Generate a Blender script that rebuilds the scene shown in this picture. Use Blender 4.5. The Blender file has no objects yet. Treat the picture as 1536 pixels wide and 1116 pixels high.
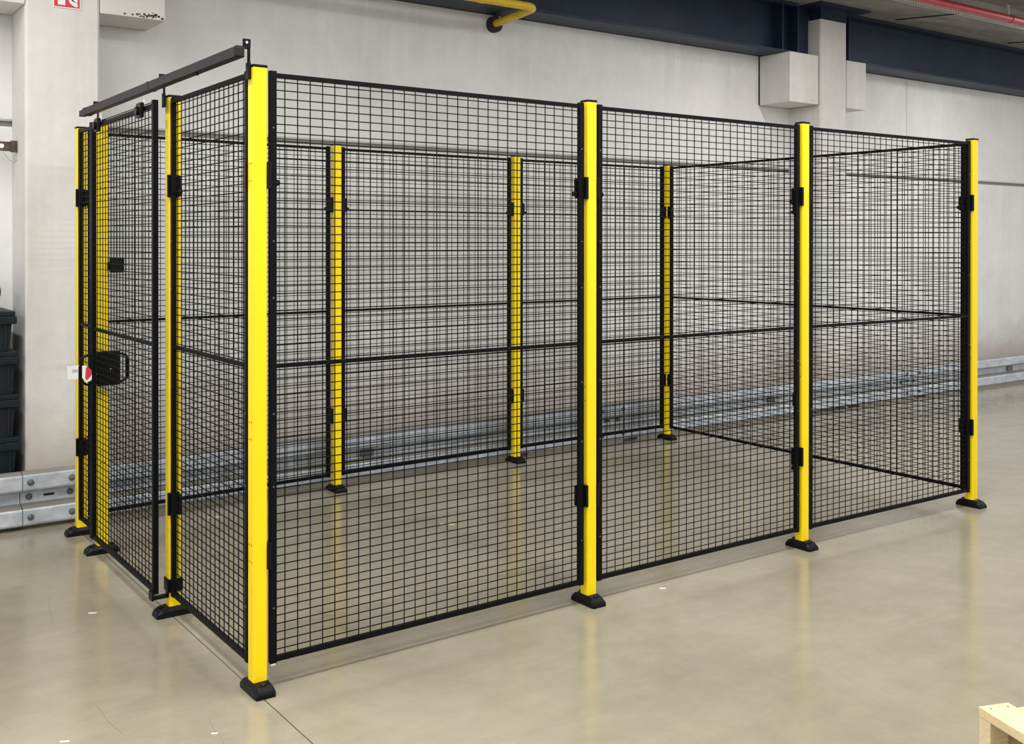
import bpy, bmesh, math, random
from mathutils import Vector, Matrix
random.seed(7)
scene = bpy.context.scene
COL = scene.collection

# ------------------------------------------------------------------ camera
cam_d = bpy.data.cameras.new('camera'); cam = bpy.data.objects.new('camera', cam_d); COL.objects.link(cam)
YAW, PIT, ROL, F = 0.6231, -0.0037, 0.0006, 1566.87
cam_d.sensor_fit = 'HORIZONTAL'; cam_d.sensor_width = 36.0
cam_d.lens = F / 1536 * 36.0
cam_d.shift_x = 0.0; cam_d.shift_y = -(558 - 368.3) / 1536
cam_d.clip_start = 0.05; cam_d.clip_end = 200
fw = Vector((math.sin(YAW) * math.cos(PIT), math.cos(YAW) * math.cos(PIT), math.sin(PIT)))
r = Vector((math.cos(YAW), -math.sin(YAW), 0)); u = r.cross(fw)
r2 = r * math.cos(ROL) + u * math.sin(ROL); u2 = -r * math.sin(ROL) + u * math.cos(ROL)
M = Matrix((r2, u2, -fw)).transposed().to_4x4(); M.translation = Vector((-1.4838, -3.6708, 1.6586))
cam.matrix_world = M
scene.camera = cam

# ------------------------------------------------------------------ world, lamps, exposure
world = bpy.data.worlds.new('hall_ambient'); scene.world = world; world.use_nodes = True
bg = world.node_tree.nodes['Background']
bg.inputs[0].default_value = (0.97, 0.985, 1.0, 1); bg.inputs[1].default_value = 1.04
def lamp(name, x, y, z, lx, ly, watts, col=(1, 0.975, 0.94)):
    d = bpy.data.lights.new(name, 'AREA'); d.shape = 'RECTANGLE'; d.size = lx; d.size_y = ly
    d.energy = watts * 0.86; d.color = col
    o = bpy.data.objects.new(name, d); COL.objects.link(o); o.location = (x, y, z); return o
for x, w in ((-4.4, 60), (-1.6, 62), (0.8, 60), (2.35, 50), (3.9, 27), (6.3, 18), (9.2, 40)):
    lamp('ceiling_batten', x, -1.25, 3.94, 1.4, 0.08, w)
for x in (0.8, 2.35, 3.9):
    lamp('ceiling_batten', x, -0.32, 3.94, 1.4, 0.06, 15)
for x, y, w in ((-1.30, 0.3, 46), (-1.30, 1.7, 46), (6.0, 0.2, 36), (6.0, 1.5, 30), (9.6, 1.2, 80), (-4.2, 1.0, 60)):
    lamp('ceiling_batten', x, y, 3.94, 0.08, 1.4, w)
for x, w in ((-5.0, 55), (-1.0, 55), (3.0, 28), (7.0, 24), (11.0, 40)):
    lamp('ceiling_batten', x, -2.75, 3.94, 1.4, 0.10, w)
for x in (-5.0, -1.0, 3.0, 7.0, 11.0):
    lamp('ceiling_batten', x, -6.8, 3.94, 1.4, 0.12, 120)
vs = scene.view_settings
scene.display_settings.display_device = 'sRGB'
vs.view_transform = 'Standard'; vs.look = 'None'; vs.gamma = 1.0; vs.use_curve_mapping = False
vs.exposure = 0.06

# ------------------------------------------------------------------ materials
def new_mat(name):
    m = bpy.data.materials.new(name); m.use_nodes = True
    nt = m.node_tree; b = nt.nodes['Principled BSDF']; return m, nt, b
def noise(nt, scale, detail=4, rough=0.6, dist=0.0, vec=None, stretch=None):
    n = nt.nodes.new('ShaderNodeTexNoise'); n.inputs['Scale'].default_value = scale
    n.inputs['Detail'].default_value = detail; n.inputs['Roughness'].default_value = rough
    n.inputs['Distortion'].default_value = dist
    mp = nt.nodes.new('ShaderNodeMapping')
    if stretch: mp.inputs['Scale'].default_value = stretch
    nt.links.new(vec, mp.inputs['Vector']); nt.links.new(mp.outputs[0], n.inputs['Vector'])
    return n
def ramp(nt, src, stops):
    c = nt.nodes.new('ShaderNodeValToRGB'); e = c.color_ramp.elements
    while len(e) < len(stops): e.new(0.5)
    for k, (p, col) in enumerate(stops):
        e[k].position = p; e[k].color = (*col, 1) if len(col) == 3 else col
    nt.links.new(src, c.inputs[0]); return c
def mixc(nt, a, b, fac, mode='MIX'):
    m = nt.nodes.new('ShaderNodeMix'); m.data_type = 'RGBA'; m.blend_type = mode
    if isinstance(fac, (int, float)): m.inputs[0].default_value = fac
    else: nt.links.new(fac, m.inputs[0])
    for s, v in ((6, a), (7, b)):
        if isinstance(v, tuple): m.inputs[s].default_value = (*v, 1)
        else: nt.links.new(v, m.inputs[s])
    return m.outputs[2]
def bump(nt, b, src, strength, dist=0.01):
    bp = nt.nodes.new('ShaderNodeBump'); bp.inputs['Strength'].default_value = strength
    bp.inputs['Distance'].default_value = dist
    nt.links.new(src, bp.inputs['Height']); nt.links.new(bp.outputs[0], b.inputs['Normal'])
def plain(name, col, rough=0.5, metal=0.0, var=0.06, scale=40, spec=None):
    m, nt, b = new_mat(name)
    tc = nt.nodes.new('ShaderNodeTexCoord').outputs['Object']
    n = noise(nt, scale, 3, 0.6, 0, tc)
    lo = tuple(c * (1 - var) for c in col); hi = tuple(min(1, c * (1 + var)) for c in col)
    nt.links.new(ramp(nt, n.outputs[0], [(0.35, lo), (0.65, hi)]).outputs[0], b.inputs['Base Color'])
    b.inputs['Roughness'].default_value = rough; b.inputs['Metallic'].default_value = metal
    if spec is not None: b.inputs['Specular IOR Level'].default_value = spec
    return m
def concrete(name, lo, mid, hi, rough=0.8, streak=True, seed=0.0):
    m, nt, b = new_mat(name)
    geo = nt.nodes.new('ShaderNodeNewGeometry').outputs['Position']
    off = nt.nodes.new('ShaderNodeMapping'); off.inputs['Location'].default_value = (seed, seed * 0.7, seed * 0.3)
    nt.links.new(geo, off.inputs['Vector']); p = off.outputs[0]
    a = noise(nt, 0.9, 6, 0.62, 0.6, p)
    base = ramp(nt, a.outputs[0], [(0.3, lo), (0.5, mid), (0.72, hi)]).outputs[0]
    f = noise(nt, 16, 6, 0.7, 0, p)
    base = mixc(nt, base, ramp(nt, f.outputs[0], [(0.3, (0.36, 0.36, 0.35)), (0.7, (0.62, 0.62, 0.61))]).outputs[0], 0.28, 'OVERLAY')
    if streak:
        s = noise(nt, 3.0, 5, 0.65, 0.2, p, (3.5, 3.5, 0.16))
        base = mixc(nt, base, ramp(nt, s.outputs[0], [(0.35, (0.40, 0.40, 0.40)), (0.65, (0.60, 0.60, 0.595))]).outputs[0], 0.30, 'OVERLAY')
        h = noise(nt, 1.6, 4, 0.6, 0.4, p, (0.18, 0.18, 2.2))
        base = mixc(nt, base, ramp(nt, h.outputs[0], [(0.4, (0.44, 0.44, 0.45)), (0.62, (0.56, 0.555, 0.55))]).outputs[0], 0.30, 'OVERLAY')
    zz = nt.nodes.new('ShaderNodeSeparateXYZ'); nt.links.new(geo, zz.inputs[0])
    dn = noise(nt, 1.8, 5, 0.65, 0.6, p, (1.0, 1.0, 1.6))
    hz = nt.nodes.new('ShaderNodeMath'); hz.operation = 'MULTIPLY_ADD'; hz.inputs[1].default_value = -0.9
    nt.links.new(dn.outputs[0], hz.inputs[0]); nt.links.new(zz.outputs[2], hz.inputs[2])
    dm = nt.nodes.new('ShaderNodeMapRange'); dm.inputs[1].default_value = 0.32; dm.inputs[2].default_value = -0.12
    dm.inputs[3].default_value = 0.0; dm.inputs[4].default_value = 0.46
    nt.links.new(hz.outputs[0], dm.inputs[0])
    base = mixc(nt, base, (0.36, 0.27, 0.185), dm.outputs[0])
    if seed == 0.0:
        sz = nt.nodes.new('ShaderNodeSeparateXYZ'); nt.links.new(geo, sz.inputs[0])
        band = nt.nodes.new('ShaderNodeMapRange'); band.inputs[1].default_value = 2.75; band.inputs[2].default_value = 3.45
        nt.links.new(sz.outputs[2], band.inputs[0])
        bl = noise(nt, 2.4, 6, 0.72, 1.2, p, (1.0, 1.0, 0.8)); dr = noise(nt, 5.0, 4, 0.6, 0.2, p, (2.6, 2.6, 0.10))
        a1 = ramp(nt, bl.outputs[0], [(0.52, (0, 0, 0)), (0.68, (1, 1, 1))]).outputs[0]
        a2 = ramp(nt, dr.outputs[0], [(0.58, (0, 0, 0)), (0.68, (1, 1, 1))]).outputs[0]
        mxx = nt.nodes.new('ShaderNodeMath'); mxx.operation = 'MAXIMUM'; nt.links.new(a1, mxx.inputs[0]); nt.links.new(a2, mxx.inputs[1])
        ml = nt.nodes.new('ShaderNodeMath'); ml.operation = 'MULTIPLY'; nt.links.new(mxx.outputs[0], ml.inputs[0]); nt.links.new(band.outputs[0], ml.inputs[1])
        m3 = nt.nodes.new('ShaderNodeMath'); m3.operation = 'MULTIPLY'; m3.inputs[1].default_value = 0.45; nt.links.new(ml.outputs[0], m3.inputs[0])
        base = mixc(nt, base, (0.88, 0.885, 0.89), m3.outputs[0])
    v = nt.nodes.new('ShaderNodeTexVoronoi'); v.inputs['Scale'].default_value = 7.0
    nt.links.new(p, v.inputs['Vector'])
    pit = ramp(nt, v.outputs['Distance'], [(0.02, (1, 1, 1)), (0.045, (0, 0, 0))]).outputs[0]
    gate = noise(nt, 1.7, 2, 0.5, 0, p)
    g = ramp(nt, gate.outputs[0], [(0.52, (0, 0, 0)), (0.6, (0.5, 0.5, 0.5))]).outputs[0]
    mm = nt.nodes.new('ShaderNodeMath'); mm.operation = 'MULTIPLY'
    nt.links.new(pit, mm.inputs[0]); nt.links.new(g, mm.inputs[1])
    base = mixc(nt, base, tuple(c * 0.6 for c in lo), mm.outputs[0])
    nt.links.new(base, b.inputs['Base Color']); b.inputs['Roughness'].default_value = rough
    b.inputs['Specular IOR Level'].default_value = 0.3
    bump(nt, b, f.outputs[0], 0.12, 0.004)
    return m
MAT = {}
MAT['wall'] = concrete('precast_concrete', (0.68, 0.683, 0.685), (0.75, 0.752, 0.75), (0.81, 0.812, 0.81), 0.75)
MAT['pillar'] = concrete('column_concrete', (0.60, 0.595, 0.575), (0.66, 0.655, 0.64), (0.71, 0.705, 0.695), 0.8, True, 5.3)
# polished floor
def floor_mat():
    m, nt, b = new_mat('polished_concrete')
    p = nt.nodes.new('ShaderNodeNewGeometry').outputs['Position']
    a = noise(nt, 0.8, 7, 0.62, 0.8, p)
    base = ramp(nt, a.outputs[0], [(0.28, (0.248, 0.223, 0.166)), (0.5, (0.296, 0.267, 0.200)), (0.72, (0.342, 0.311, 0.239))]).outputs[0]
    f = noise(nt, 7, 8, 0.72, 0.5, p)
    base = mixc(nt, base, ramp(nt, f.outputs[0], [(0.3, (0.40, 0.40, 0.39)), (0.7, (0.60, 0.595, 0.58))]).outputs[0], 0.35, 'OVERLAY')
    s = noise(nt, 2.2, 6, 0.7, 0.8, p, (0.5, 3.0, 1))
    base = mixc(nt, base, ramp(nt, s.outputs[0], [(0.35, (0.42, 0.42, 0.415)), (0.68, (0.57, 0.565, 0.555))]).outputs[0], 0.35, 'OVERLAY')
    w = noise(nt, 5, 3, 0.5, 2.0, p, (0.5, 6.5, 1))
    sc = ramp(nt, w.outputs[0], [(0.70, (0, 0, 0)), (0.80, (0.10, 0.10, 0.10))]).outputs[0]
    base = mixc(nt, base, (0.62, 0.60, 0.54), sc)
    w2 = noise(nt, 4, 3, 0.5, 2.2, p, (6.0, 0.6, 1))
    sc2 = ramp(nt, w2.outputs[0], [(0.20, (0.22, 0.22, 0.22)), (0.30, (0, 0, 0))]).outputs[0]
    base = mixc(nt, base, (0.20, 0.185, 0.15), sc2)
    nt.links.new(base, b.inputs['Base Color'])
    rr = ramp(nt, f.outputs[0], [(0.3, (0.13, 0.13, 0.13)), (0.7, (0.21, 0.21, 0.21))]).outputs[0]
    nt.links.new(rr, b.inputs['Roughness']); b.inputs['Specular IOR Level'].default_value = 0.42
    bump(nt, b, a.outputs[0], 0.05, 0.02)
    return m
MAT['floor'] = floor_mat()
MAT['joint'] = plain('joint_filler', (0.07, 0.065, 0.055), 0.9)
MAT['crack'] = plain('crack_dust', (0.15, 0.135, 0.105), 0.9)
MAT['aggregate'] = plain('exposed_aggregate', (0.10, 0.095, 0.09), 0.95, 0, 0.6, 200)
MAT['dark_gap'] = plain('joint_shadow_sealant', (0.22, 0.215, 0.205), 0.9)
MAT['yellow'] = plain('yellow_powder_coat', (0.92, 0.68, 0.003), 0.36, 0, 0.02, 60, 0.35)
MAT['black'] = plain('black_powder_coat', (0.0035, 0.0038, 0.0048), 0.5, 0, 0.15, 80, 0.10)
MAT['wire'] = plain('black_wire', (0.004, 0.0037, 0.0034), 0.6, 0, 0.1, 60, 0.08)
MAT['plastic'] = plain('black_plastic', (0.004, 0.0045, 0.006), 0.38, 0, 0.15, 50, 0.16)
MAT['track'] = plain('graphite_steel', (0.016, 0.0165, 0.018), 0.5, 0.0, 0.1, 30, 0.2)
MAT['hole'] = plain('hole_black', (0.01, 0.01, 0.008), 0.9)
MAT['screw'] = plain('zinc_screw', (0.62, 0.62, 0.63), 0.35, 0.8, 0.1, 60)
MAT['navy'] = plain('navy_painted_steel', (0.014, 0.024, 0.050), 0.5, 0, 0.18, 3, 0.3)
MAT['rubber'] = plain('black_rubber', (0.012, 0.012, 0.012), 0.7)
MAT['pipe_yellow'] = plain('yellow_gas_paint', (0.74, 0.50, 0.035), 0.35, 0, 0.08, 12)
MAT['pipe_red'] = plain('red_pipe_paint', (0.50, 0.035, 0.05), 0.4, 0, 0.1, 10)
MAT['rust'] = plain('brown_rusty_steel', (0.085, 0.060, 0.050), 0.7, 0.2, 0.4, 30)
MAT['crate'] = plain('dark_crate_plastic', (0.009, 0.015, 0.020), 0.5, 0, 0.2, 10, 0.25)
MAT['white'] = plain('white_print', (0.82, 0.82, 0.82), 0.5, 0, 0.02)
MAT['red'] = plain('red_print', (0.62, 0.03, 0.05), 0.5, 0, 0.03)
MAT['grey_print'] = plain('grey_print', (0.30, 0.31, 0.33), 0.6, 0, 0.05)
MAT['straw'] = plain('pale_wood_sliver', (0.80, 0.72, 0.45), 0.7)
MAT['paper'] = plain('white_paper_scrap', (0.82, 0.80, 0.74), 0.7)
def galv():
    m, nt, b = new_mat('galvanised_steel')
    g = nt.nodes.new('ShaderNodeNewGeometry'); p = g.outputs['Position']
    v = nt.nodes.new('ShaderNodeTexVoronoi'); v.inputs['Scale'].default_value = 38
    nn = noise(nt, 6, 4, 0.6, 1.5, p); mx = mixc(nt, p, nn.outputs['Color'], 0.06)
    nt.links.new(mx, v.inputs['Vector'])
    base = ramp(nt, v.outputs['Color'], [(0.2, (0.42, 0.465, 0.52)), (0.8, (0.56, 0.61, 0.66))]).outputs[0]
    n = noise(nt, 6, 6, 0.7, 0.5, p, (1, 1, 2))
    base = mixc(nt, base, ramp(nt, n.outputs[0], [(0.40, (0.36, 0.41, 0.47)), (0.58, (0.57, 0.62, 0.67)), (0.72, (0.80, 0.83, 0.86))]).outputs[0], 0.65)
    # dust lying on the ledges that face up
    sx = nt.nodes.new('ShaderNodeSeparateXYZ'); nt.links.new(g.outputs['True Normal'], sx.inputs[0])
    d = ramp(nt, sx.outputs[2], [(0.55, (0, 0, 0)), (0.85, (0.9, 0.9, 0.9))]).outputs[0]
    base = mixc(nt, base, (0.25, 0.225, 0.185), d)
    nt.links.new(base, b.inputs['Base Color'])
    b.inputs['Metallic'].default_value = 0.15; b.inputs['Roughness'].default_value = 0.5
    return m
MAT['galv'] = galv()
MAT['bolt'] = plain('dull_bolt_steel', (0.13, 0.135, 0.14), 0.5, 0.3, 0.3, 40)
def deck_mat():
    m, nt, b = new_mat('ribbed_deck_underside')
    p = nt.nodes.new('ShaderNodeNewGeometry').outputs['Position']
    w = nt.nodes.new('ShaderNodeTexWave'); w.wave_type = 'BANDS'; w.bands_direction = 'X'
    w.inputs['Scale'].default_value = 7.0; w.inputs['Distortion'].default_value = 0.5
    w.inputs['Detail'].default_value = 2; w.inputs['Detail Scale'].default_value = 3
    nt.links.new(p, w.inputs['Vector'])
    n = noise(nt, 2.5, 5, 0.65, 0.8, p, (0.6, 2.2, 1))
    base = ramp(nt, n.outputs[0], [(0.3, (0.16, 0.155, 0.14)), (0.55, (0.27, 0.265, 0.25)), (0.75, (0.36, 0.355, 0.34))]).outputs[0]
    base = mixc(nt, base, ramp(nt, w.outputs[0], [(0.2, (0.25, 0.25, 0.25)), (0.8, (0.68, 0.68, 0.68))]).outputs[0], 0.7, 'OVERLAY')
    nt.links.new(base, b.inputs['Base Color']); b.inputs['Roughness'].default_value = 0.8
    return m
MAT['deck'] = deck_mat()
MAT['ceiling'] = concrete('brown_streaked_slab', (0.12, 0.105, 0.095), (0.17, 0.155, 0.145), (0.23, 0.215, 0.205), 0.85, False, 2.0)
def perf_mat():
    m, nt, b = new_mat('perforated_strip')
    p = nt.nodes.new('ShaderNodeNewGeometry').outputs['Position']
    sx = nt.nodes.new('ShaderNodeSeparateXYZ'); nt.links.new(p, sx.inputs[0])
    def wave(out, per):
        a = nt.nodes.new('ShaderNodeMath'); a.operation = 'MULTIPLY'; a.inputs[1].default_value = 2 * math.pi / per
        nt.links.new(out, a.inputs[0]); s = nt.nodes.new('ShaderNodeMath'); s.operation = 'SINE'; nt.links.new(a.outputs[0], s.inputs[0]); return s.outputs[0]
    s1 = wave(sx.outputs[0], 0.040)
    s2 = wave(sx.outputs[2], 0.026)
    mn = nt.nodes.new('ShaderNodeMath'); mn.operation = 'MINIMUM'; nt.links.new(s1, mn.inputs[0]); nt.links.new(s2, mn.inputs[1])
    c = ramp(nt, mn.outputs[0], [(0.25, (0.72, 0.73, 0.72)), (0.40, (0.08, 0.08, 0.08))]).outputs[0]
    nt.links.new(c, b.inputs['Base Color']); b.inputs['Roughness'].default_value = 0.5
    return m
MAT['perf'] = perf_mat()
MAT['galv_plain'] = plain('light_grey_zinc', (0.50, 0.51, 0.50), 0.5, 0.2, 0.1, 20)
def wood_mat(name, lo, hi, stretch):
    m, nt, b = new_mat(name)
    p = nt.nodes.new('ShaderNodeTexCoord').outputs['Object']
    n = noise(nt, 14, 6, 0.6, 1.2, p, stretch)
    nt.links.new(ramp(nt, n.outputs[0], [(0.3, lo), (0.7, hi)]).outputs[0], b.inputs['Base Color'])
    b.inputs['Roughness'].default_value = 0.65
    return m
MAT['pine'] = wood_mat('pale_pine', (0.62, 0.49, 0.28), (0.76, 0.64, 0.40), (6, 0.6, 6))
MAT['ply'] = wood_mat('brown_plywood', (0.24, 0.155, 0.075), (0.36, 0.25, 0.125), (1, 5, 1))

# ------------------------------------------------------------------ mesh builder
class MB:
    def __init__(s): s.v = []; s.f = []
    def add(s, vs_, fs):
        o = len(s.v); s.v += [tuple(x) for x in vs_]; s.f += [tuple(i + o for i in f) for f in fs]
    def box(s, a, b, bev=0.0, mat=None):
        x0, y0, z0 = (min(a[i], b[i]) for i in range(3)); x1, y1, z1 = (max(a[i], b[i]) for i in range(3))
        if bev <= 0:
            V = [(x0, y0, z0), (x1, y0, z0), (x1, y1, z0), (x0, y1, z0), (x0, y0, z1), (x1, y0, z1), (x1, y1, z1), (x0, y1, z1)]
            Fc = [(0, 3, 2, 1), (4, 5, 6, 7), (0, 1, 5, 4), (1, 2, 6, 5), (2, 3, 7, 6), (3, 0, 4, 7)]
        else:
            bm = bmesh.new(); bmesh.ops.create_cube(bm, size=1)
            bmesh.ops.scale(bm, vec=(x1 - x0, y1 - y0, z1 - z0), verts=bm.verts)
            bmesh.ops.translate(bm, vec=((x0 + x1) / 2, (y0 + y1) / 2, (z0 + z1) / 2), verts=bm.verts)
            bmesh.ops.bevel(bm, geom=bm.edges[:], offset=bev, segments=2, affect='EDGES', profile=0.6)
            bm.verts.index_update(); V = [v.co[:] for v in bm.verts]; Fc = [[v.index for v in f.verts] for f in bm.faces]; bm.free()
        if mat is not None: V = [mat @ Vector(v) for v in V]
        s.add(V, Fc); return s
    def prism(s, poly, axis, a, b):
        """poly: 2-D outline extruded from a to b along axis (0,1,2); outline coords are the other two axes in order"""
        n = len(poly)
        def P(c, t):
            l = list(c); l.insert(axis, t); return tuple(l)
        V = [P(c, a) for c in poly] + [P(c, b) for c in poly]
        Fc = [tuple(range(n))[::-1], tuple(range(n, 2 * n))] + [(i, (i + 1) % n, n + (i + 1) % n, n + i) for i in range(n)]
        s.add(V, Fc); return s
    def tube(s, p0, p1, rad, n=6, caps=True, r1=None):
        p0 = Vector(p0); p1 = Vector(p1); d = (p1 - p0).normalized()
        a = d.orthogonal().normalized(); b = d.cross(a); r1 = rad if r1 is None else r1
        V = [p0 + (a * math.cos(t) + b * math.sin(t)) * rad for t in (2 * math.pi * k / n for k in range(n))]
        V += [p1 + (a * math.cos(t) + b * math.sin(t)) * r1 for t in (2 * math.pi * k / n for k in range(n))]
        Fc = [(i, (i + 1) % n, n + (i + 1) % n, n + i) for i in range(n)]
        if caps: Fc += [tuple(range(n))[::-1], tuple(range(n, 2 * n))]
        s.add(V, Fc); return s
    def path(s, pts, rad, n=10):
        pts = [Vector(p) for p in pts]; rings = []
        prev = None
        for i, p in enumerate(pts):
            d = ((pts[min(i + 1, len(pts) - 1)] - pts[max(i - 1, 0)])).normalized()
            a = d.orthogonal().normalized() if prev is None else (prev - d * prev.dot(d)).normalized()
            prev = a; b = d.cross(a)
            rings.append([p + (a * math.cos(t) + b * math.sin(t)) * rad for t in (2 * math.pi * k / n for k in range(n))])
        V = [v for rg in rings for v in rg]; Fc = []
        for i in range(len(rings) - 1):
            for k in range(n):
                Fc.append((i * n + k, i * n + (k + 1) % n, (i + 1) * n + (k + 1) % n, (i + 1) * n + k))
        Fc += [tuple(range(n))[::-1], tuple(range((len(rings) - 1) * n, len(rings) * n))]
        s.add(V, Fc); return s
    def lathe(s, prof, c, axis='Z', n=16):
        V = []; 
        for (rad, h) in prof:
            for k in range(n):
                t = 2 * math.pi * k / n; q = (rad * math.cos(t), rad * math.sin(t), h)
                if axis == 'Y': q = (q[0], q[2], q[1])
                if axis == 'X': q = (q[2], q[0], q[1])
                V.append((q[0] + c[0], q[1] + c[1], q[2] + c[2]))
        Fc = [(i * n + k, i * n + (k + 1) % n, (i + 1) * n + (k + 1) % n, (i + 1) * n + k) for i in range(len(prof) - 1) for k in range(n)]
        Fc += [tuple(range(n)), tuple(range((len(prof) - 1) * n, len(prof) * n))[::-1]]
        s.add(V, Fc); return s
    def mesh(s, name, mat):
        me = bpy.data.meshes.new(name); me.from_pydata(s.v, [], s.f); me.update()
        bm = bmesh.new(); bm.from_mesh(me); bmesh.ops.recalc_face_normals(bm, faces=bm.faces[:]); bm.to_mesh(me); bm.free()
        me.materials.append(MAT[mat]); return me
    def build(s, name, mat, parent=None, kind=None, smooth=False, label=None):
        o = bpy.data.objects.new(name, s.mesh(name, mat)); COL.objects.link(o)
        if smooth:
            for p in o.data.polygons: p.use_smooth = True
            try: o.data.set_sharp_from_angle(angle=math.radians(40))
            except Exception: pass
        if parent is not None: o.parent = parent
        if kind: o['kind'] = kind
        if label: o['label'] = label
        return o
def inst(name, me, parent, loc=(0, 0, 0), rz=0.0, label=None):
    o = bpy.data.objects.new(name, me); COL.objects.link(o); o.parent = parent
    o.location = loc; o.rotation_euler = (0, 0, rz)
    if label: o['label'] = label
    return o
def tag(o, label, cat, group=None):
    o['label'] = label; o['category'] = cat
    if group: o['group'] = group
    return o
def thing(name, label, cat, loc=(0, 0, 0), rz=0.0, group=None):
    o = bpy.data.objects.new(name, None); COL.objects.link(o); o.empty_display_size = 0.1
    o.location = loc; o.rotation_euler = (0, 0, rz); return tag(o, label, cat, group)
def structure(o): o['kind'] = 'structure'; return o

# ------------------------------------------------------------------ floor, with a saw-cut joint running on from the near corner post
X0, X1, Y0 = -9.0, 16.0, -11.0
WALL_Y = 3.40
fl = MB()
jx, jw = -0.008, 0.005
fl.box((X0, Y0, -0.12), (jx - jw / 2, WALL_Y + 0.2, 0)); fl.box((jx + jw / 2, Y0, -0.12), (X1, WALL_Y + 0.2, 0))
floor = structure(fl.build('floor', 'floor'))
MB().box((jx - jw / 2, Y0, -0.12), (jx + jw / 2, WALL_Y, -0.004)).build('joint_filler', 'joint', floor)

for pts_ in ([(-0.517, 0.233), (-0.512, 0.15), (-0.515, 0.08), (-0.498, -0.061)], [(-0.224, -0.113), (-0.238, -0.20), (-0.236, -0.25), (-0.248, -0.33)],
             [(-0.42, 1.452), (-0.438, 1.33), (-0.448, 1.25), (-0.466, 1.128)]):
    cm = MB()
    for (xa, ya), (xb, yb) in zip(pts_, pts_[1:]): cm.tube((xa, ya, 0.0), (xb, yb, 0.0), 0.0006, 4)
    cm.build('hairline_crack', 'crack', floor)

# ------------------------------------------------------------------ back wall of precast panels
wall = bpy.data.objects.new('wall_back', None); COL.objects.link(wall); structure(wall)
CEIL = 4.02
MB().box((X0, WALL_Y + 0.03, 0), (X1, WALL_Y + 0.20, CEIL)).build('backing', 'dark_gap', wall)
ch = 0.012
edges_x = [(-7.3, 0.0), (0.0, 7.305), (7.305, 14.61)]
for a, b in [(X0, -7.3)] + edges_x + [(14.61, X1)]:
    for z0, z1 in ((0, 2.370), (2.405, CEIL)):
        x0, x1 = a + 0.006, b - 0.006
        pm = MB()
        V = [(x0, WALL_Y + ch, z0), (x1, WALL_Y + ch, z0), (x1, WALL_Y + ch, z1), (x0, WALL_Y + ch, z1),
             (x0 + ch, WALL_Y, z0 + ch), (x1 - ch, WALL_Y, z0 + ch), (x1 - ch, WALL_Y, z1 - ch), (x0 + ch, WALL_Y, z1 - ch),
             (x0, WALL_Y + 0.05, z0), (x1, WALL_Y + 0.05, z0), (x1, WALL_Y + 0.05, z1), (x0, WALL_Y + 0.05, z1)]
        pm.add(V, [(4, 5, 6, 7), (0, 1, 5, 4), (1, 2, 6, 5), (2, 3, 7, 6), (3, 0, 4, 7), (0, 8, 9, 1), (1, 9, 10, 2), (2, 10, 11, 3), (3, 11, 8, 0), (8, 11, 10, 9)])
        pm.build('precast_panel', 'wall', wall)
# narrow cast fillet line on the upper panel right of the far pillar
MB().box((9.145, WALL_Y - 0.004, 2.41), (9.165, WALL_Y + 0.002, 3.5)).build('mortar_seam', 'pillar', wall)

# ------------------------------------------------------------------ ceiling
ceil = bpy.data.objects.new('ceiling', None); COL.objects.link(ceil); structure(ceil)
MB().box((X0, Y0, CEIL), (X1, 1.98, CEIL + 0.2)).build('slab', 'ceiling', ceil)
MB().box((X0, 1.98, CEIL), (X1, WALL_Y + 0.2, CEIL + 0.2)).build('ribbed_deck', 'deck', ceil)

# ------------------------------------------------------------------ pillars with corbels
def chamfer_rect(x0, x1, y0, y1, c):
    return [(x0 + c, y0), (x1 - c, y0), (x1, y0 + c), (x1, y1), (x0, y1), (x0, y0 + c)]
def pillar(x0, x1, top, label, corbels):
    o = thing('concrete_pillar', label, 'pillar', ((x0 + x1) / 2, 3.2, 0))
    o['kind'] = 'structure'
    cx = (x0 + x1) / 2
    MB().prism([(a - cx, b - 3.2) for a, b in chamfer_rect(x0, x1, 3.0, WALL_Y, 0.014)], 2, 0, top).build('shaft', 'pillar', o)
    for (a, b, yf, zb, zt) in corbels:
        MB().box((a - cx, yf - 3.2, zb), (b - cx, WALL_Y - 0.022 - 3.2, zt), 0.006).build('corbel', 'pillar', o)
        MB().box((a - cx + 0.004, WALL_Y - 0.0215 - 3.2, zb + 0.004), (b - cx - 0.004, WALL_Y - 0.001 - 3.2, zt)).build('corbel_gap_shade', 'rubber', o)  # black strip paints in the shade of the gap between corbel and wall
    return o
pillar(-0.220, 0.202, CEIL, 'pale concrete pillar with the red fire sign, beside the dark crates',
       [(0.205, 0.600, 3.0, 3.057, 3.512), (-0.62, -0.223, 3.0, 3.057, 3.512)])
_cb = MB(); _rg = random.Random(3)
for k in range(34):
    cx_ = 0.33 + 0.26 * _rg.random() ** 0.6; rr_ = _rg.uniform(0.004, 0.011)
    zz_ = 3.066 + abs(_rg.gauss(0, 0.016))
    n_ = 6; V_ = [(cx_ + rr_ * _rg.uniform(.6, 1.2) * math.cos(2 * math.pi * q / n_) , 2.9985 , zz_ + rr_ * 0.8 * _rg.uniform(.6, 1.2) * math.sin(2 * math.pi * q / n_)) for q in range(n_)]
    V_ += [(x_q, 3.002, z_q) for x_q, _y, z_q in V_]
    _cb.add([(v[0] + 0.009, v[1] - 3.2, v[2]) for v in V_], [tuple(range(n_)), tuple(range(n_, 2 * n_))[::-1]] + [(q, (q + 1) % n_, n_ + (q + 1) % n_, n_ + q) for q in range(n_)])
_cb.build('broken_edge', 'aggregate', bpy.data.objects['concrete_pillar'], 'stuff')
pillar(7.101, 7.515, 3.884, 'pale concrete pillar behind the fence under a black steel head',
       [(6.634, 7.066, 3.0, 3.025, 3.512), (7.520, 7.836, 3.0, 3.025, 3.512)])
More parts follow.
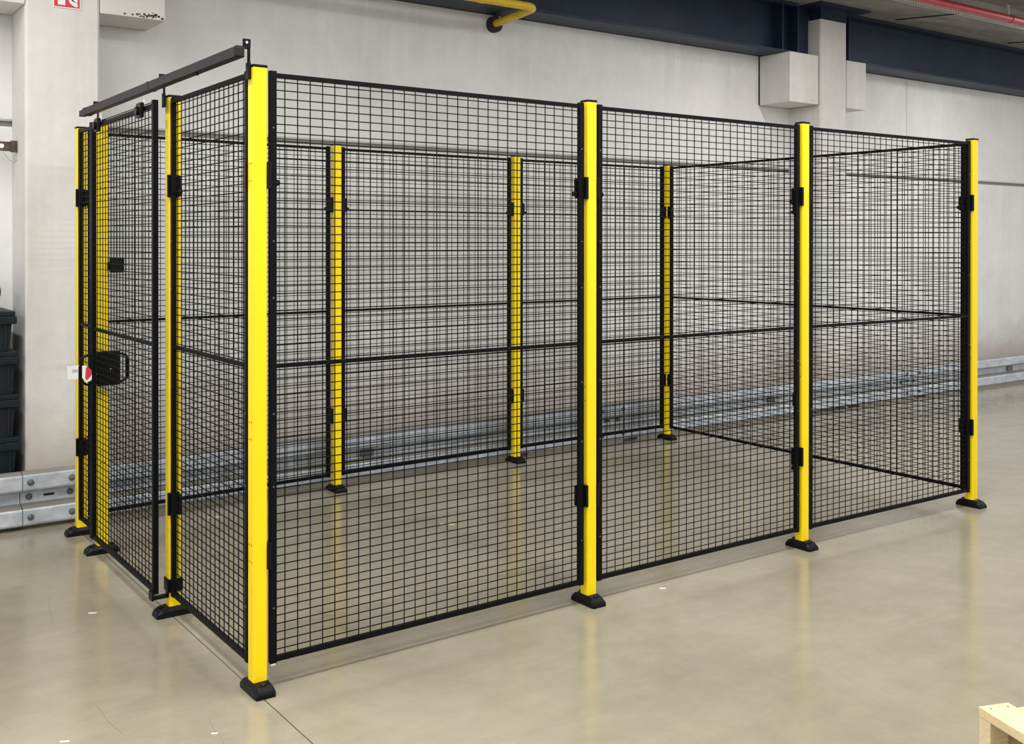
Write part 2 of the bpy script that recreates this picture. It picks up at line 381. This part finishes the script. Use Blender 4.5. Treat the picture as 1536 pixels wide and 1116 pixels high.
MB().box((7.066, 3.02, 3.025), (7.10, 3.39, 3.512)).build('corbel_joint', 'dark_gap', bpy.data.objects['concrete_pillar.001']).location = (-7.308, -3.2, 0)

# ------------------------------------------------------------------ steel beams on the corbels
def beam(x0, x1, label, ends):
    o = thing('steel_beam', label, 'beam', (x0, 3.205, 3.514)); o['kind'] = 'structure'
    L = x1 - x0
    MB().box((0, -0.135, 0), (L, 0.135, 0.024)).build('bottom_flange', 'navy', o)
    MB().box((0, -0.135, 0.472), (L, 0.135, 0.500)).build('top_flange', 'navy', o)
    MB().box((0, -0.007, 0.024), (L, 0.007, 0.472)).build('web', 'navy', o)
    MB().box((0, 0.1355, 0.002), (L, 0.190, 0.020)).build('slot_shade_strip', 'rubber', o)  # added black strip, stands in for the dark shaded slot behind the flange
    for e in ends:
        MB().box((e - 0.009 - x0, -0.13, 0.024), (e + 0.009 - x0, 0.13, 0.472)).build('end_plate', 'navy', o)
    return o
beam(0.24, 6.86, 'long navy steel beam under the ceiling, between the two pillars', [6.62, 6.85])
beam(7.60, 14.9, 'navy steel beam running away from the far pillar beneath the red pipe', [7.66])
sh = thing('steel_pillar_head', 'black steel box and plate on top of the far concrete pillar', 'steel bracket', (7.308, 3.07, 3.885)); sh['kind'] = 'structure'
MB().box((-0.207, -0.07, 0), (0.207, 0.075, 0.118)).build('head_box', 'navy', sh)
MB().box((-0.36, -0.20, 0.118), (0.43, 0.10, 0.132)).build('head_plate', 'navy', sh)
MB().box((-0.42, 0.08, -0.37), (-0.215, 0.20, 0.118)).build('web_cleat', 'navy', sh)

# ------------------------------------------------------------------ pipes
gp = thing('gas_pipe', 'yellow gas pipe bending out of the back wall below the beam', 'pipe', (3.40, 2.79, 3.47))
pts = [(0.0, 0.62, -0.03)]
pts += [(0.0, 0.62 - k * 0.11, -0.03 + 0.006 * k) for k in range(1, 5)]
for k in range(0, 9):
    t = math.pi / 2 * k / 8; rr = 0.10
    pts.append((-rr + rr * math.cos(t), 0.02 + 0.08 - rr * math.sin(t), 0.0))
pts += [(-0.10 - k * 0.05, 0.0, 0.0) for k in (1, 2, 3)]
pts += [(-0.5, 0, 0), (-2.4, 0, 0), (-5.0, 0, 0)]
MB().path(pts, 0.031, 14).build('pipe_run', 'pipe_yellow', gp, smooth=True)
MB().tube((-0.545, 0, 0), (-0.505, 0, 0), 0.035, 14).build('coupling', 'pipe_yellow', gp, smooth=True)
MB().lathe([(0.034, 0.56), (0.066, 0.56), (0.068, 0.585), (0.066, 0.612), (0.034, 0.612)], (0, 0, -0.03), 'Y', 18).build('wall_grommet', 'rubber', gp, smooth=True)
for bx in (-1.6, -4.0):
    MB().box((bx - 0.015, -0.01, 0.03), (bx + 0.015, 0.01, 0.55)).build('hanger', 'galv_plain', gp)
rp = thing('sprinkler_pipe', 'red sprinkler pipe under the ceiling at the upper right', 'pipe', (9.0, 1.90, 3.885))
MB().tube((-6, 0, 0), (6.0, 0, 0), 0.036, 14).build('pipe_run', 'pipe_red', rp, smooth=True)
MB().tube((-0.36, 0, 0), (-0.28, 0, 0), 0.041, 14).build('coupling', 'pipe_red', rp, smooth=True)
for bx in (-3.0, -0.4, 3.0):
    MB().box((bx - 0.012, -0.01, 0.03), (bx + 0.012, 0.01, 0.134)).build('hanger', 'galv_plain', rp)
pt = thing('perforated_strip', 'light grey perforated steel strip along the ceiling beside the red pipe', 'steel strip', (9.4, 2.20, 3.950))
MB().box((-6, -0.003, -0.026), (6, 0.003, 0.024)).build('strip', 'perf', pt)
MB().box((-6, 0.003, 0.016), (6, 0.035, 0.021)).build('strip_flange', 'galv_plain', pt)
for bx in (-4.0, -1.0, 2.0, 5.0):
    MB().box((bx - 0.012, 0.004, 0.021), (bx + 0.012, 0.030, 0.064)).build('strip_bracket', 'galv_plain', pt)
for bx in (-3.4, -1.15, 1.05):
    MB().tube((bx, 0.006, -0.008), (bx - 0.05, 0.70, 0.042), 0.007, 6).build('support_rod', 'rubber', pt)
    MB().lathe([(0.012, -0.016), (0.012, -0.003)], (bx, 0, -0.008), 'Y', 8).build('rod_nut', 'white', pt)

# ------------------------------------------------------------------ fire sign, rusty bracket
fs = thing('fire_sign', 'red and white fire extinguisher sign on the left concrete pillar', 'sign', (0.0105, 2.998, 3.060))
MB().box((-0.0785, -0.004, 0), (0.0785, 0.0015, 0.157)).build('sign_plate', 'white', fs)
MB().box((-0.0725, -0.0048, 0.006), (0.0725, -0.004, 0.151)).build('red_field', 'red', fs)
def flat(poly, y0=-0.0056, y1=-0.0048): return MB().prism(poly, 1, y0, y1)
flat([(-0.052, 0.017), (-0.010, 0.017), (-0.010, 0.095), (-0.018, 0.105), (-0.018, 0.118), (-0.044, 0.118), (-0.044, 0.105), (-0.052, 0.095)]).build('extinguisher_symbol', 'white', fs)
flat([(-0.046, 0.122), (-0.008, 0.122), (-0.008, 0.130), (-0.046, 0.134)]).build('valve_symbol', 'white', fs)
def swoosh(c, r0, r1, t0, t1, n=12):
    out = [(c[0] + r1 * math.cos(t0 + (t1 - t0) * k / n), c[1] + r1 * math.sin(t0 + (t1 - t0) * k / n)) for k in range(n + 1)]
    out += [(c[0] + r0(k / n) * math.cos(t1 + (t0 - t1) * k / n), c[1] + r0(k / n) * math.sin(t1 + (t0 - t1) * k / n)) for k in range(n + 1)]
    return out
for cx_, cz_, R_ in ((0.060, 0.066, 0.054), (0.060, 0.094, 0.056)):
    fm = MB(); n = 12
    oo = [(cx_ + R_ * math.cos(math.pi + (math.pi / 2) * k / n), cz_ + R_ * math.sin(math.pi + (math.pi / 2) * k / n)) for k in range(n + 1)]
    ii = [(cx_ + R_ * 0.60 * math.cos(math.pi + (math.pi / 2) * k / n), cz_ + 0.010 + R_ * 0.66 * math.sin(math.pi + (math.pi / 2) * k / n)) for k in range(n + 1)]
    for k in range(n):
        q = [oo[k], oo[k + 1], ii[k + 1], ii[k]]
        V = [(a, -0.0056, b) for a, b in q] + [(a, -0.0048, b) for a, b in q]
        fm.add(V, [(0, 1, 2, 3), (4, 7, 6, 5), (0, 4, 5, 1), (1, 5, 6, 2), (2, 6, 7, 3), (3, 7, 4, 0)])
    fm.build('flame_symbol', 'white', fs)
wb = thing('rusty_bracket', 'brown rusty steel bar fixed to the side of the left pillar, wire hanging', 'bracket', (-0.222, 3.25, 2.19))
MB().box((-0.55, -0.006, 0.015), (0.0, 0.006, 0.072)).build('flat_bar', 'rust', wb)
MB().box((-0.036, -0.022, 0.008), (0.0, -0.006, 0.078)).build('clamp', 'rust', wb)
MB().lathe([(0.007, -0.012), (0.014, -0.012), (0.014, -0.006), (0.007, -0.006)], (-0.085, 0, 0.045), 'Y', 14).build('washer', 'white', wb)
MB().path([(-0.085 + 0.01 * k, -0.008, 0.02 - 0.075 * math.sin(k / 9 * 2.4) * (0.6 + k * 0.05)) for k in range(10)], 0.0016, 5).build('loose_wire', 'grey_print', wb)

# ------------------------------------------------------------------ guardrail along the wall
prof_o = [(0.055, 0.332), (0.030, 0.330), (0.004, 0.318), (0.0, 0.308), (0.0, 0.236), (0.006, 0.226), (0.074, 0.206), (0.080, 0.198), (0.080, 0.150),
          (0.074, 0.142), (0.006, 0.122), (0.0, 0.112), (0.0, 0.040), (0.004, 0.030), (0.030, 0.018), (0.055, 0.016)]
def rail_mesh(L):
    n = len(prof_o); t = 0.004
    inner = [(y + t, z) for y, z in prof_o]
    ring = prof_o + inner[::-1]
    return MB().prism(ring, 0, 0, L)
def guardrail(x0, x1, label, dy=0.0):
    o = thing('guardrail', label, 'guardrail', (x0, 2.812 + dy, 0.0), 0, 'guardrail lengths along the back wall')
    L = x1 - x0
    rail_mesh(L).build('rail', 'galv', o)
    for px in (0.45, L - 0.7):
        if 0 < px < L: MB().box((px - 0.05, 0.087, 0), (px + 0.05, 0.150, 0.27)).build('post', 'bolt', o)
    for ex in (0.040, 0.265):
        for (yy, zz) in ((0.0, 0.274), (0.0, 0.074), (0.080, 0.176)):
            bx = ex + (0.0 if yy == 0 else 0.006)
            MB().lathe([(0.019, yy), (0.018, yy - 0.006), (0.012, yy - 0.012), (0.004, yy - 0.014)], (bx, 0, zz), 'Y', 12).build('bolt', 'bolt', o, smooth=True)
    MB().box((0.126, 0.0785, 0.169), (0.184, 0.0798, 0.182)).build('slot', 'hole', o)
    MB().box((L * 0.52 - 0.05, 0.060, 0.152), (L * 0.52 + 0.05, 0.079, 0.196)).build('valley_block', 'bolt', o)
    return o
guardrail(-0.27, 4.04, 'galvanised guardrail length starting beside the corner post, behind the cage', 0.0)
guardrail(4.044, 8.24, 'galvanised guardrail length behind the far right corner of the cage')
guardrail(8.244, 12.44, 'galvanised guardrail length at the far right, beyond the cage')
guardrail(12.444, 15.5, 'farthest galvanised guardrail length, out past the right edge')
guardrail(-4.4, -0.274, 'galvanised guardrail length in front of the dark crates', 0.0)

# ------------------------------------------------------------------ crates
def crate(z, x1, h, label):
    o = thing('storage_crate', label, 'crate', (x1 - 0.31, 3.185, z), 0, 'dark stacked storage crates')
    b = MB(); w, d = 0.29, 0.19
    V = []
    for (s, zz) in ((0.94, 0.0), (0.985, h - 0.075)):
        V += [(-w * s, -d * s, zz), (w * s, -d * s, zz), (w * s, d * s, zz), (-w * s, d * s, zz)]
    b.add(V, [(0, 3, 2, 1), (4, 5, 6, 7), (0, 1, 5, 4), (1, 2, 6, 5), (2, 3, 7, 6), (3, 0, 4, 7)]); b.build('body', 'crate', o)
    MB().box((-0.31, -0.21, h - 0.075), (0.31, 0.21, h - 0.030), 0.006).build('rim', 'crate', o)
    MB().box((-0.302, -0.202, h - 0.030), (0.302, 0.202, h), 0.006).build('lid', 'crate', o)
    MB().box((-0.09, -0.225, h - 0.068), (0.09, -0.205, h - 0.036), 0.004).build('handle', 'crate', o)
    for px in (-0.25, -0.17, 0.17, 0.25):
        MB().box((px - 0.006, -0.196, 0.02), (px + 0.006, -0.176, h - 0.08)).build('rib', 'crate', o)
crate(0.0, -0.245, 0.262, 'bottom dark crate of the stack, hidden behind the guardrail')
crate(0.263, -0.248, 0.250, 'dark crate just above the guardrail, fourth from the top of its stack')
crate(0.514, -0.254, 0.250, 'dark crate third from the top of the stack beside the left pillar')
crate(0.765, -0.256, 0.250, 'dark crate second from the top of the stack beside the left pillar')
crate(1.016, -0.270, 0.235, 'topmost dark crate of the stack, under the black rounded object')
bo = thing('cable_drum', 'black rounded object lying on top of the dark crate stack', 'drum', (-0.44, 3.16, 1.2525))
MB().lathe([(0.03, -0.075), (0.085, -0.075), (0.105, -0.06), (0.108, -0.04), (0.086, -0.03), (0.086, 0.03), (0.108, 0.04), (0.105, 0.06), (0.085, 0.075), (0.03, 0.075)], (0, 0, 0.109), 'Y', 28).build('drum_body', 'rubber', bo, smooth=True)
MB().lathe([(0.02, -0.085), (0.03, -0.085), (0.03, -0.07)], (0, 0, 0.109), 'Y', 16).build('hub', 'plastic', bo)

# ------------------------------------------------------------------ safety cage
HP = 0.027                                     # half post width
TOP = 2.296
P = dict(A=(0.0, 0.0), B=(1.600, 0.018), C=(3.099, 0.010), D=(4.690, -0.028), M=(4.690, 1.285), G=(4.703, 2.701), F=(3.128, 2.700), E=(1.623, 2.658),
         J=(-0.013, 2.562), I=(-0.012, 2.128), H=(0.004, 0.983))
def zpairs(): return (1.945, 1.880, 0.535, 0.470)
post_me = {}
b = MB().prism([(-HP + .004, -HP), (HP - .004, -HP), (HP, -HP + .004), (HP, HP - .004), (HP - .004, HP), (-HP + .004, HP), (-HP, HP - .004), (-HP, -HP + .004)], 2, 0.030, TOP)
post_me['tube'] = b.mesh('tube', 'yellow')
post_me['cap'] = MB().box((-HP - .0015, -HP - .0015, TOP), (HP + .0015, HP + .0015, TOP + 0.011), 0.003).mesh('cap', 'plastic')
for ax in (0, 1):
    hb = MB()
    for z in (1.945, 1.880, 0.995, 0.932, 0.545, 0.482):
        for t in (-0.010, 0.010):
            for sgn in (-1, 1):
                a_, b__ = [t, t, z], [t, t, z]
                a_[ax] = sgn * (HP - 0.002); b__[ax] = sgn * (HP + 0.0006)
                hb.tube(a_, b__, 0.0032, 6)
    post_me['holes%d' % ax] = hb.mesh('bolt_holes', 'hole')
# plastic foot cover, long axis y
fb = MB()
def ring(y, w, z1): return [(-w, y, 0.0), (w, y, 0.0), (w, y, z1 * 0.62), (w * 0.72, y, z1), (-w * 0.72, y, z1), (-w, y, z1 * 0.62)]
secs = [(-0.084, 0.034, 0.018), (-0.079, 0.038, 0.026), (-0.060, 0.040, 0.038), (-0.030, 0.040, 0.044), (0.030, 0.040, 0.044), (0.060, 0.040, 0.038), (0.079, 0.038, 0.026), (0.084, 0.034, 0.018)]
V = []; 
for sct in secs: V += ring(*sct)
Fc = []
for i in range(len(secs) - 1):
    for k in range(6): Fc.append((i * 6 + k, i * 6 + (k + 1) % 6, (i + 1) * 6 + (k + 1) % 6, (i + 1) * 6 + k))
Fc += [tuple(range(6))[::-1], tuple(range((len(secs) - 1) * 6, len(secs) * 6))]
fb.add(V, Fc); post_me['foot'] = fb.mesh('foot_cover', 'plastic')
sb = MB().lathe([(0.011, 0.036), (0.011, 0.0425), (0.007, 0.0455)], (0, 0, 0), 'Z', 10)
post_me['foot_bolt'] = sb.mesh('foot_bolt', 'plastic')
# clips: local frame where +x points from the post along the panel, z centred
cu = MB(); cu.box((HP + 0.0002, -HP + 0.001, -0.050), (HP + 0.0138, HP - 0.001, 0.050), 0.003); cu.box((HP + 0.010, 0.0138, -0.046), (HP + 0.0435, 0.0262, 0.046), 0.003)
post_me['clip'] = cu.mesh('panel_clip', 'plastic')
ck = MB(); ck.lathe([(0.005, 0.006), (0.012, 0.006), (0.012, 0.024), (0.005, 0.024)], (HP + 0.050, 0, -0.026), 'Y', 12)
ck.box((HP + 0.040, 0.012, -0.012), (HP + 0.050, 0.022, 0.036), 0.003)
post_me['knob'] = ck.mesh('latch_knob', 'plastic')
def post(key, label, foot_along_x, dirs, inside):
    x, y = P[key]
    o = thing('fence_post', label, 'fence post', (x, y, 0), 0, 'yellow fence posts of the safety cage')
    inst('tube', post_me['tube'], o); inst('cap', post_me['cap'], o)
    h = inst('bolt_holes', post_me['holes1' if foot_along_x else 'holes0'], o); h['kind'] = 'stuff'
    f = inst('foot_cover', post_me['foot'], o, (0, 0, 0), math.pi / 2 if foot_along_x else 0.0)
    [inst('foot_bolt', post_me['foot_bolt'], f, (0, sy, 0)) for sy in (-0.052, 0.052)]
    for d in dirs:
        q = P[d]; ang = math.atan2(q[1] - y, q[0] - x)
        # local +y of the clip must face the cage inside
        nin = Vector((-math.sin(ang), math.cos(ang))); inn = Vector(inside) - Vector((x, y))
        flip = nin.dot(inn) < 0
        for z, up in ((1.903, True), (0.500, False)):
            c = inst('panel_clip', post_me['clip'], o, (0, 0, z), ang)
            if flip: c.scale = (1, -1, 1)
            if (key + d) in ('AH', 'HA', 'JI', 'IJ'): c.location.x -= 0.010
            if (key + d) in ('AB', 'BA', 'BC', 'CB', 'CD', 'DC'): c.location.y -= 0.008
            if (key + d) in ('GF', 'FG', 'FE', 'EF', 'EJ', 'JE'): c.location.y += 0.010
            if up:
                inst('latch_knob', post_me['knob'], c)
    return o
IN = (2.35, 1.35)
post('A', 'yellow near corner post, nearest the camera and tallest in the picture', False, ['B', 'H'], IN)
post('B', 'yellow front post between the first and second front panels', False, ['A', 'C'], IN)
post('C', 'yellow front post between the second and third front panels', False, ['B', 'D'], IN)
post('D', 'yellow corner post at the right end of the front fence', False, ['C', 'M'], IN)
post('M', 'yellow middle post of the right side fence, hidden behind a front post', True, ['D', 'G'], IN)
post('G', 'yellow far right corner post at the back of the cage', False, ['M', 'F'], IN)
post('F', 'yellow right post of the two middle posts in the back fence', False, ['G', 'E'], IN)
post('E', 'yellow left post of the two middle posts in the back fence', False, ['F', 'J'], IN)
post('J', 'yellow far left corner post standing in front of the concrete pillar', True, ['E', 'I'], IN)
pI = post('I', 'yellow post behind the closed edge of the sliding door, beside the lock', True, ['J'], IN)
pH = post('H', 'yellow post at the near end of the sliding door opening', True, ['A'], IN)
for nm, mt, a, b_, bv in (('latch_box', 'plastic', (0.034, -0.045, 1.492), (0.108, -0.020, 1.572), 0.006),
                          ('sticker', 'white', (-0.018, -0.0290, 0.868), (0.024, -0.0265, 0.912), 0)):
    MB().box(a, b_, bv).build(nm, mt, pI)
MB().box((0.025, -0.042, 1.51), (0.040, 0.010, 1.55)).build('latch_bracket', 'plastic', pI)
for z in (1.505, 1.52, 1.535, 1.55):
    pass
# bottom guide for the door, clamped on post H
MB().box((-HP - 0.006, -HP - 0.006, 0.108), (HP + 0.006, HP + 0.006, 0.165), 0.003).build('guide_clamp', 'plastic', pH)
MB().box((-0.096, -0.034, 0.088), (-HP - 0.004, -0.006, 0.100)).build('guide_arm', 'plastic', pH)
MB().box((-HP - 0.010, -0.034, 0.088), (-HP - 0.004, -0.006, 0.160)).build('guide_strap', 'plastic', pH)
MB().box((-0.106, -0.040, 0.086), (-0.096, 0.010, 0.122)).build('guide_lip', 'plastic', pH)
# track hangers on H, I and A are built with the track

# ---- mesh panels
UW, UD = 0.027, 0.020
ROW, COLP = 0.0315, 0.0515
ZB, ZT, ZM = 0.100, 2.283, 1.196
WR = 0.0023
def wires(x0, x1, z0, z1, rowp=ROW, colp=COLP):
    m = MB()
    z = ZT - 0.018 - rowp * 0.4
    zs = []
    while z > z0 + 0.012: zs.append(z); z -= rowp
    for z in zs:
        a, b_ = (x0, -0.0012, z), (x1, -0.0012, z)
        m.tube(a, b_, WR, 5, False)
    n = int((x1 - x0) / colp); off = ((x1 - x0) - (n - 1) * colp) / 2 if n > 1 else (x1 - x0) / 2
    off = min(off, colp * 0.85)
    for k in range(n):
        x = x0 + off + k * colp
        if x < x1 - 0.004: m.tube((x, 0.0018, z0), (x, 0.0018, z1), WR, 5, False)
    return m
def panel_parts(o, L, uw=UW, ud=UD, zt=ZT, zb=ZB, zm=ZM, ext=0.008):
    um = MB().box((0, -ud / 2, zb - 0.006), (uw, ud / 2, zt + ext), 0.0025).mesh('frame_upright', 'black')
    inst('frame_upright', um, o); inst('frame_upright', um, o, (L - uw, 0, 0))
    for z0, z1 in ((zt - 0.017, zt), (zb - 0.002, zb + 0.018), (zm - 0.0075, zm + 0.0075)):
        MB().box((uw, -0.0085, z0), (L - uw, 0.0085, z1)).build('frame_rail', 'black', o)
    w = wires(uw, L - uw, zb + 0.016, zt - 0.016).build('wire_mesh', 'wire', o); w['kind'] = 'stuff'
    sm = MB()
    for z in (0.30, 0.75, 1.02, 1.45, 1.66, 2.08):
        for xx in (uw / 2, L - uw / 2): sm.lathe([(0.0035, -ud / 2 - 0.0012), (0.0035, -ud / 2 + 0.001)], (xx, 0, z), 'Y', 6)
    s = sm.build('rivets', 'bolt', o); s['kind'] = 'stuff'
def panel(a, b_, label, off=0.003):
    pa, pb = Vector(P[a]), Vector(P[b_]); d = pb - pa; ang = math.atan2(d.y, d.x); g = HP + 0.0145
    n = Vector((-math.sin(ang), math.cos(ang)))
    st = pa + d.normalized() * g + n * off
    o = thing('mesh_panel', label, 'mesh panel', (st.x, st.y, 0), ang, 'black wire mesh panels of the safety cage')
    panel_parts(o, d.length - 2 * g); return o
pAB = panel('A', 'B', 'nearest front black mesh panel, right of the near corner post', -0.008)
MB().box((0.004, -0.008, ZB - 0.014), (0.023, 0.008, ZB - 0.0062), 0.002).build('end_plug', 'white', pAB)
panel('B', 'C', 'middle black mesh panel of the front fence', -0.008)
panel('C', 'D', 'right hand black mesh panel of the front fence', -0.008)
panel('D', 'M', 'front black mesh panel of the right side fence')
panel('M', 'G', 'back black mesh panel of the right side fence')
panel('G', 'F', 'black mesh panel of the back fence, beside the far right corner post', -0.010)
panel('F', 'E', 'middle black mesh panel of the back fence', -0.010)
panel('E', 'J', 'black mesh panel of the back fence, behind the sliding door', -0.010)
panel('J', 'I', 'very narrow black mesh panel in front of the concrete pillar', -0.015)
panel('H', 'A', 'narrow black mesh panel of the left side, between sliding door and near corner post', -0.015)

# ---- sliding door on its track
DX = -0.080
dy0, dy1 = 0.957, 2.052
door = thing('sliding_door', 'black mesh sliding door closing the left side of the cage', 'sliding door', (DX, dy1, 0.02), -math.pi / 2)
panel_parts(door, dy1 - dy0, 0.026, 0.024, 2.245, 0.095, 1.185, 0.015)
L = dy1 - dy0
MB().box((0.028, -0.012, 0.09), (0.052, 0.012, 2.255), 0.0025).build('lock_upright', 'black', door)
# rollers: hanger plates reaching up to the track
for px in (0.19, L - 0.17):
    hp = MB().box((px - 0.035, -0.028, 2.195), (px + 0.035, -0.010, 2.262), 0.004).build('roller_hanger', 'plastic', door)
    MB().tube((px, -0.002, 2.245), (px, -0.002, 2.290), 0.005, 8).build('hanger_bolt', 'screw', hp)
    MB().lathe([(0.020, -0.040), (0.020, -0.028)], (px, 0, 2.225), 'Y', 12).build('roller', 'plastic', hp)
trk = thing('door_track', 'long dark steel door track above the left side fence', 'door track', (DX, 0.0, 2.345))
MB().box((-0.019, -0.03, -0.019), (0.019, 2.16, 0.018), 0.002).build('track_tube', 'track', trk)
MB().box((-0.016, 2.16, -0.016), (0.016, 2.25, 0.015), 0.002).build('track_end', 'track', trk)
MB().box((-0.0165, -0.034, -0.0165), (0.0165, -0.028, 0.0155), 0.002).build('end_cap', 'hole', trk)
MB().box((-0.0205, 1.00, -0.0205), (0.0205, 1.045, 0.0195), 0.002).build('joint_sleeve', 'track', trk)
MB().box((-0.0205, 2.10, -0.0205), (0.0205, 2.165, 0.0195), 0.002).build('joint_sleeve', 'track', trk)
for yy in (0.004, 0.995, 2.118):
    hx = -DX - HP + (-0.008)                      # just outside the post face
    g = MB()
    g.box((hx, yy - 0.009, -0.085), (hx + 0.006, yy + 0.009, 0.030), 0.001)
    g.box((hx - 0.004, yy - 0.014, -0.092), (hx + 0.0065, yy + 0.014, -0.030), 0.002)
    g.box((-0.004, yy - 0.012, 0.0195), (hx + 0.004, yy + 0.012, 0.026))
    g.box((hx - 0.020, yy - 0.003, 0.024), (hx + 0.010, yy + 0.003, 0.056), 0.002)
    hk = g.build('track_hanger', 'plastic', trk)
    MB().lathe([(0.005, -0.006), (0.005, -0.003)], (hx - 0.006, yy, 0.042), 'Y', 8).build('hanger_screw', 'screw', hk)
MB().lathe([(0.006, -0.028), (0.006, -0.019)], (0.0, 0.42, 0), 'Z', 8).build('stop_bolt', 'plastic', trk)

# ---- door lock with handles
lk = thing('door_lock', 'black ribbed safety lock with two loop handles on the sliding door', 'door lock', (DX, 2.05, 0.90))
x_ = lambda w: w - DX
MB().box((x_(-0.053), -0.018, 0.0), (x_(0.056), 0.026, 0.180), 0.004).build('lock_body', 'plastic', lk)
for k in range(8):
    xx = x_(-0.053) + 0.0075 + k * 0.0134
    MB().box((xx - 0.0032, -0.0225, 0.004), (xx + 0.0032, -0.017, 0.176), 0.001).build('body_rib', 'plastic', lk)
MB().lathe([(0.0045, -0.0245), (0.0045, -0.020)], (x_(0.010), 0, 0.088), 'Y', 10).build('lock_screw', 'screw', lk)
MB().path([(x_(0.050), 0.0, 0.166), (x_(0.080), 0.0, 0.160), (x_(0.098), 0, 0.148), (x_(0.102), 0, 0.128), (x_(0.102), 0, 0.048), (x_(0.098), 0, 0.030), (x_(0.075), 0, 0.018), (x_(0.050), 0, 0.014)], 0.0065, 8).build('loop_handle', 'plastic', lk, smooth=True)
MB().box((x_(-0.098), -0.014, 0.010), (x_(-0.050), 0.018, 0.172), 0.004).build('outer_plate', 'plastic', lk)
MB().path([(x_(-0.085), -0.004, 0.172), (x_(-0.115), -0.004, 0.160), (x_(-0.138), -0.004, 0.148), (x_(-0.142), -0.004, 0.125), (x_(-0.142), -0.004, 0.045), (x_(-0.134), -0.004, 0.028), (x_(-0.110), -0.004, 0.012), (x_(-0.085), -0.004, 0.008)], 0.0065, 8).build('loop_handle', 'plastic', lk, smooth=True)
# tags hanging on the outer handle
tg = thing('warning_tag', 'white paper tag with small grey print hanging left of the door lock', 'tag', (-0.178, 2.03, 0.945))
MB().prism([(-0.026, 0.004), (0.026, 0.0), (0.026, 0.072), (-0.030, 0.072)], 1, -0.0010, 0.0006).build('tag_sheet', 'white', tg)
for k in range(2):
    MB().box((-0.006, -0.0016, 0.037 + 0.009 * k), (0.022, -0.0010, 0.042 + 0.009 * k)).build('print_line', 'grey_print', tg)
MB().tube((0.022, 0.002, 0.066), (0.034, 0.012, 0.070), 0.0012, 5).build('tag_string', 'white', tg)
rt = thing('red_tag', 'red and white curled tag dangling on the outer handle of the door lock', 'tag', (-0.107, 2.005, 0.928))
MB().prism([(-0.032, 0.025), (-0.012, 0.0), (0.010, 0.008), (0.034, 0.036), (0.012, 0.062), (-0.014, 0.088), (-0.032, 0.088)], 1, -0.0010, 0.0006).build('tag_sheet', 'white', rt)
MB().prism([(-0.018, 0.024), (-0.010, 0.010), (0.006, 0.026), (0.022, 0.056), (0.006, 0.066), (-0.006, 0.086), (-0.014, 0.074)], 1, -0.0018, -0.0010).build('red_print', 'red', rt)
MB().tube((0.030, 0.0, 0.038), (0.044, 0.012, 0.036), 0.003, 6).build('tag_clip', 'screw', rt)

# ------------------------------------------------------------------ wooden crate, lower right
pw = thing('wooden_box', 'pale pine box frame with plywood inside, cut off at the lower right', 'wooden box', (1.2346, -2.0893, 0.0), math.radians(-110))
H = 0.38
# local +x along the long top board, +y across it
MB().box((0, 0, H - 0.026), (0.60, 0.098, H), 0.002).build('top_board', 'pine', pw)
MB().box((0.034, 0.0985, H - 0.026), (0.130, 0.60, H), 0.002).build('top_board', 'pine', pw)
MB().box((0.001, 0.001, 0), (0.044, 0.090, H - 0.0265), 0.002).build('leg', 'pine', pw)
MB().box((0.54, 0.006, 0), (0.58, 0.046, H - 0.0265), 0.002).build('leg', 'pine', pw)
MB().box((0.044, 0.500, 0), (0.084, 0.540, H - 0.0265), 0.002).build('leg', 'pine', pw)
MB().box((0.047, 0.060, 0.03), (0.54, 0.072, H - 0.0265)).build('inner_panel', 'ply', pw)
for q in ((0.022, 0.022), (0.022, 0.078)):
    MB().lathe([(0.0032, H - 0.001), (0.0032, H + 0.0006)], (q[0], q[1], 0), 'Z', 8).build('nail', 'bolt', pw)

# ------------------------------------------------------------------ small scraps on the floor
def scrap(x, y, l, w, a, mat, label):
    o = MB().box((-l / 2, -w / 2, 0.0), (l / 2, w / 2, 0.003), 0.001).build('wood_sliver' if mat == 'straw' else 'paper_scrap', mat)
    o.location = (x, y, 0.0002); o.rotation_euler = (0, 0, a); tag(o, label, 'sliver' if mat == 'straw' else 'scrap')
scrap(1.78, 1.52, 0.085, 0.010, math.radians(-42), 'straw', 'pale wood sliver on the cage floor, left of the middle back post')
scrap(0.724, 2.47, 0.075, 0.010, math.radians(-20), 'straw', 'pale wood sliver on the cage floor near the back fence, left part')
scrap(-0.287, 1.198, 0.036, 0.008, math.radians(-30), 'paper', 'tiny white scrap on the floor outside the sliding door')
scrap(-0.671, -0.001, 0.030, 0.008, math.radians(-25), 'paper', 'tiny white scrap at the bottom edge, front left floor')
scrap(-0.247, -0.235, 0.022, 0.007, math.radians(-25), 'paper', 'tiny white scrap on the floor left of the near corner foot')
scrap(2.013, -0.041, 0.030, 0.010, math.radians(-35), 'paper', 'tiny white scrap outside the front fence, right of the second front post')
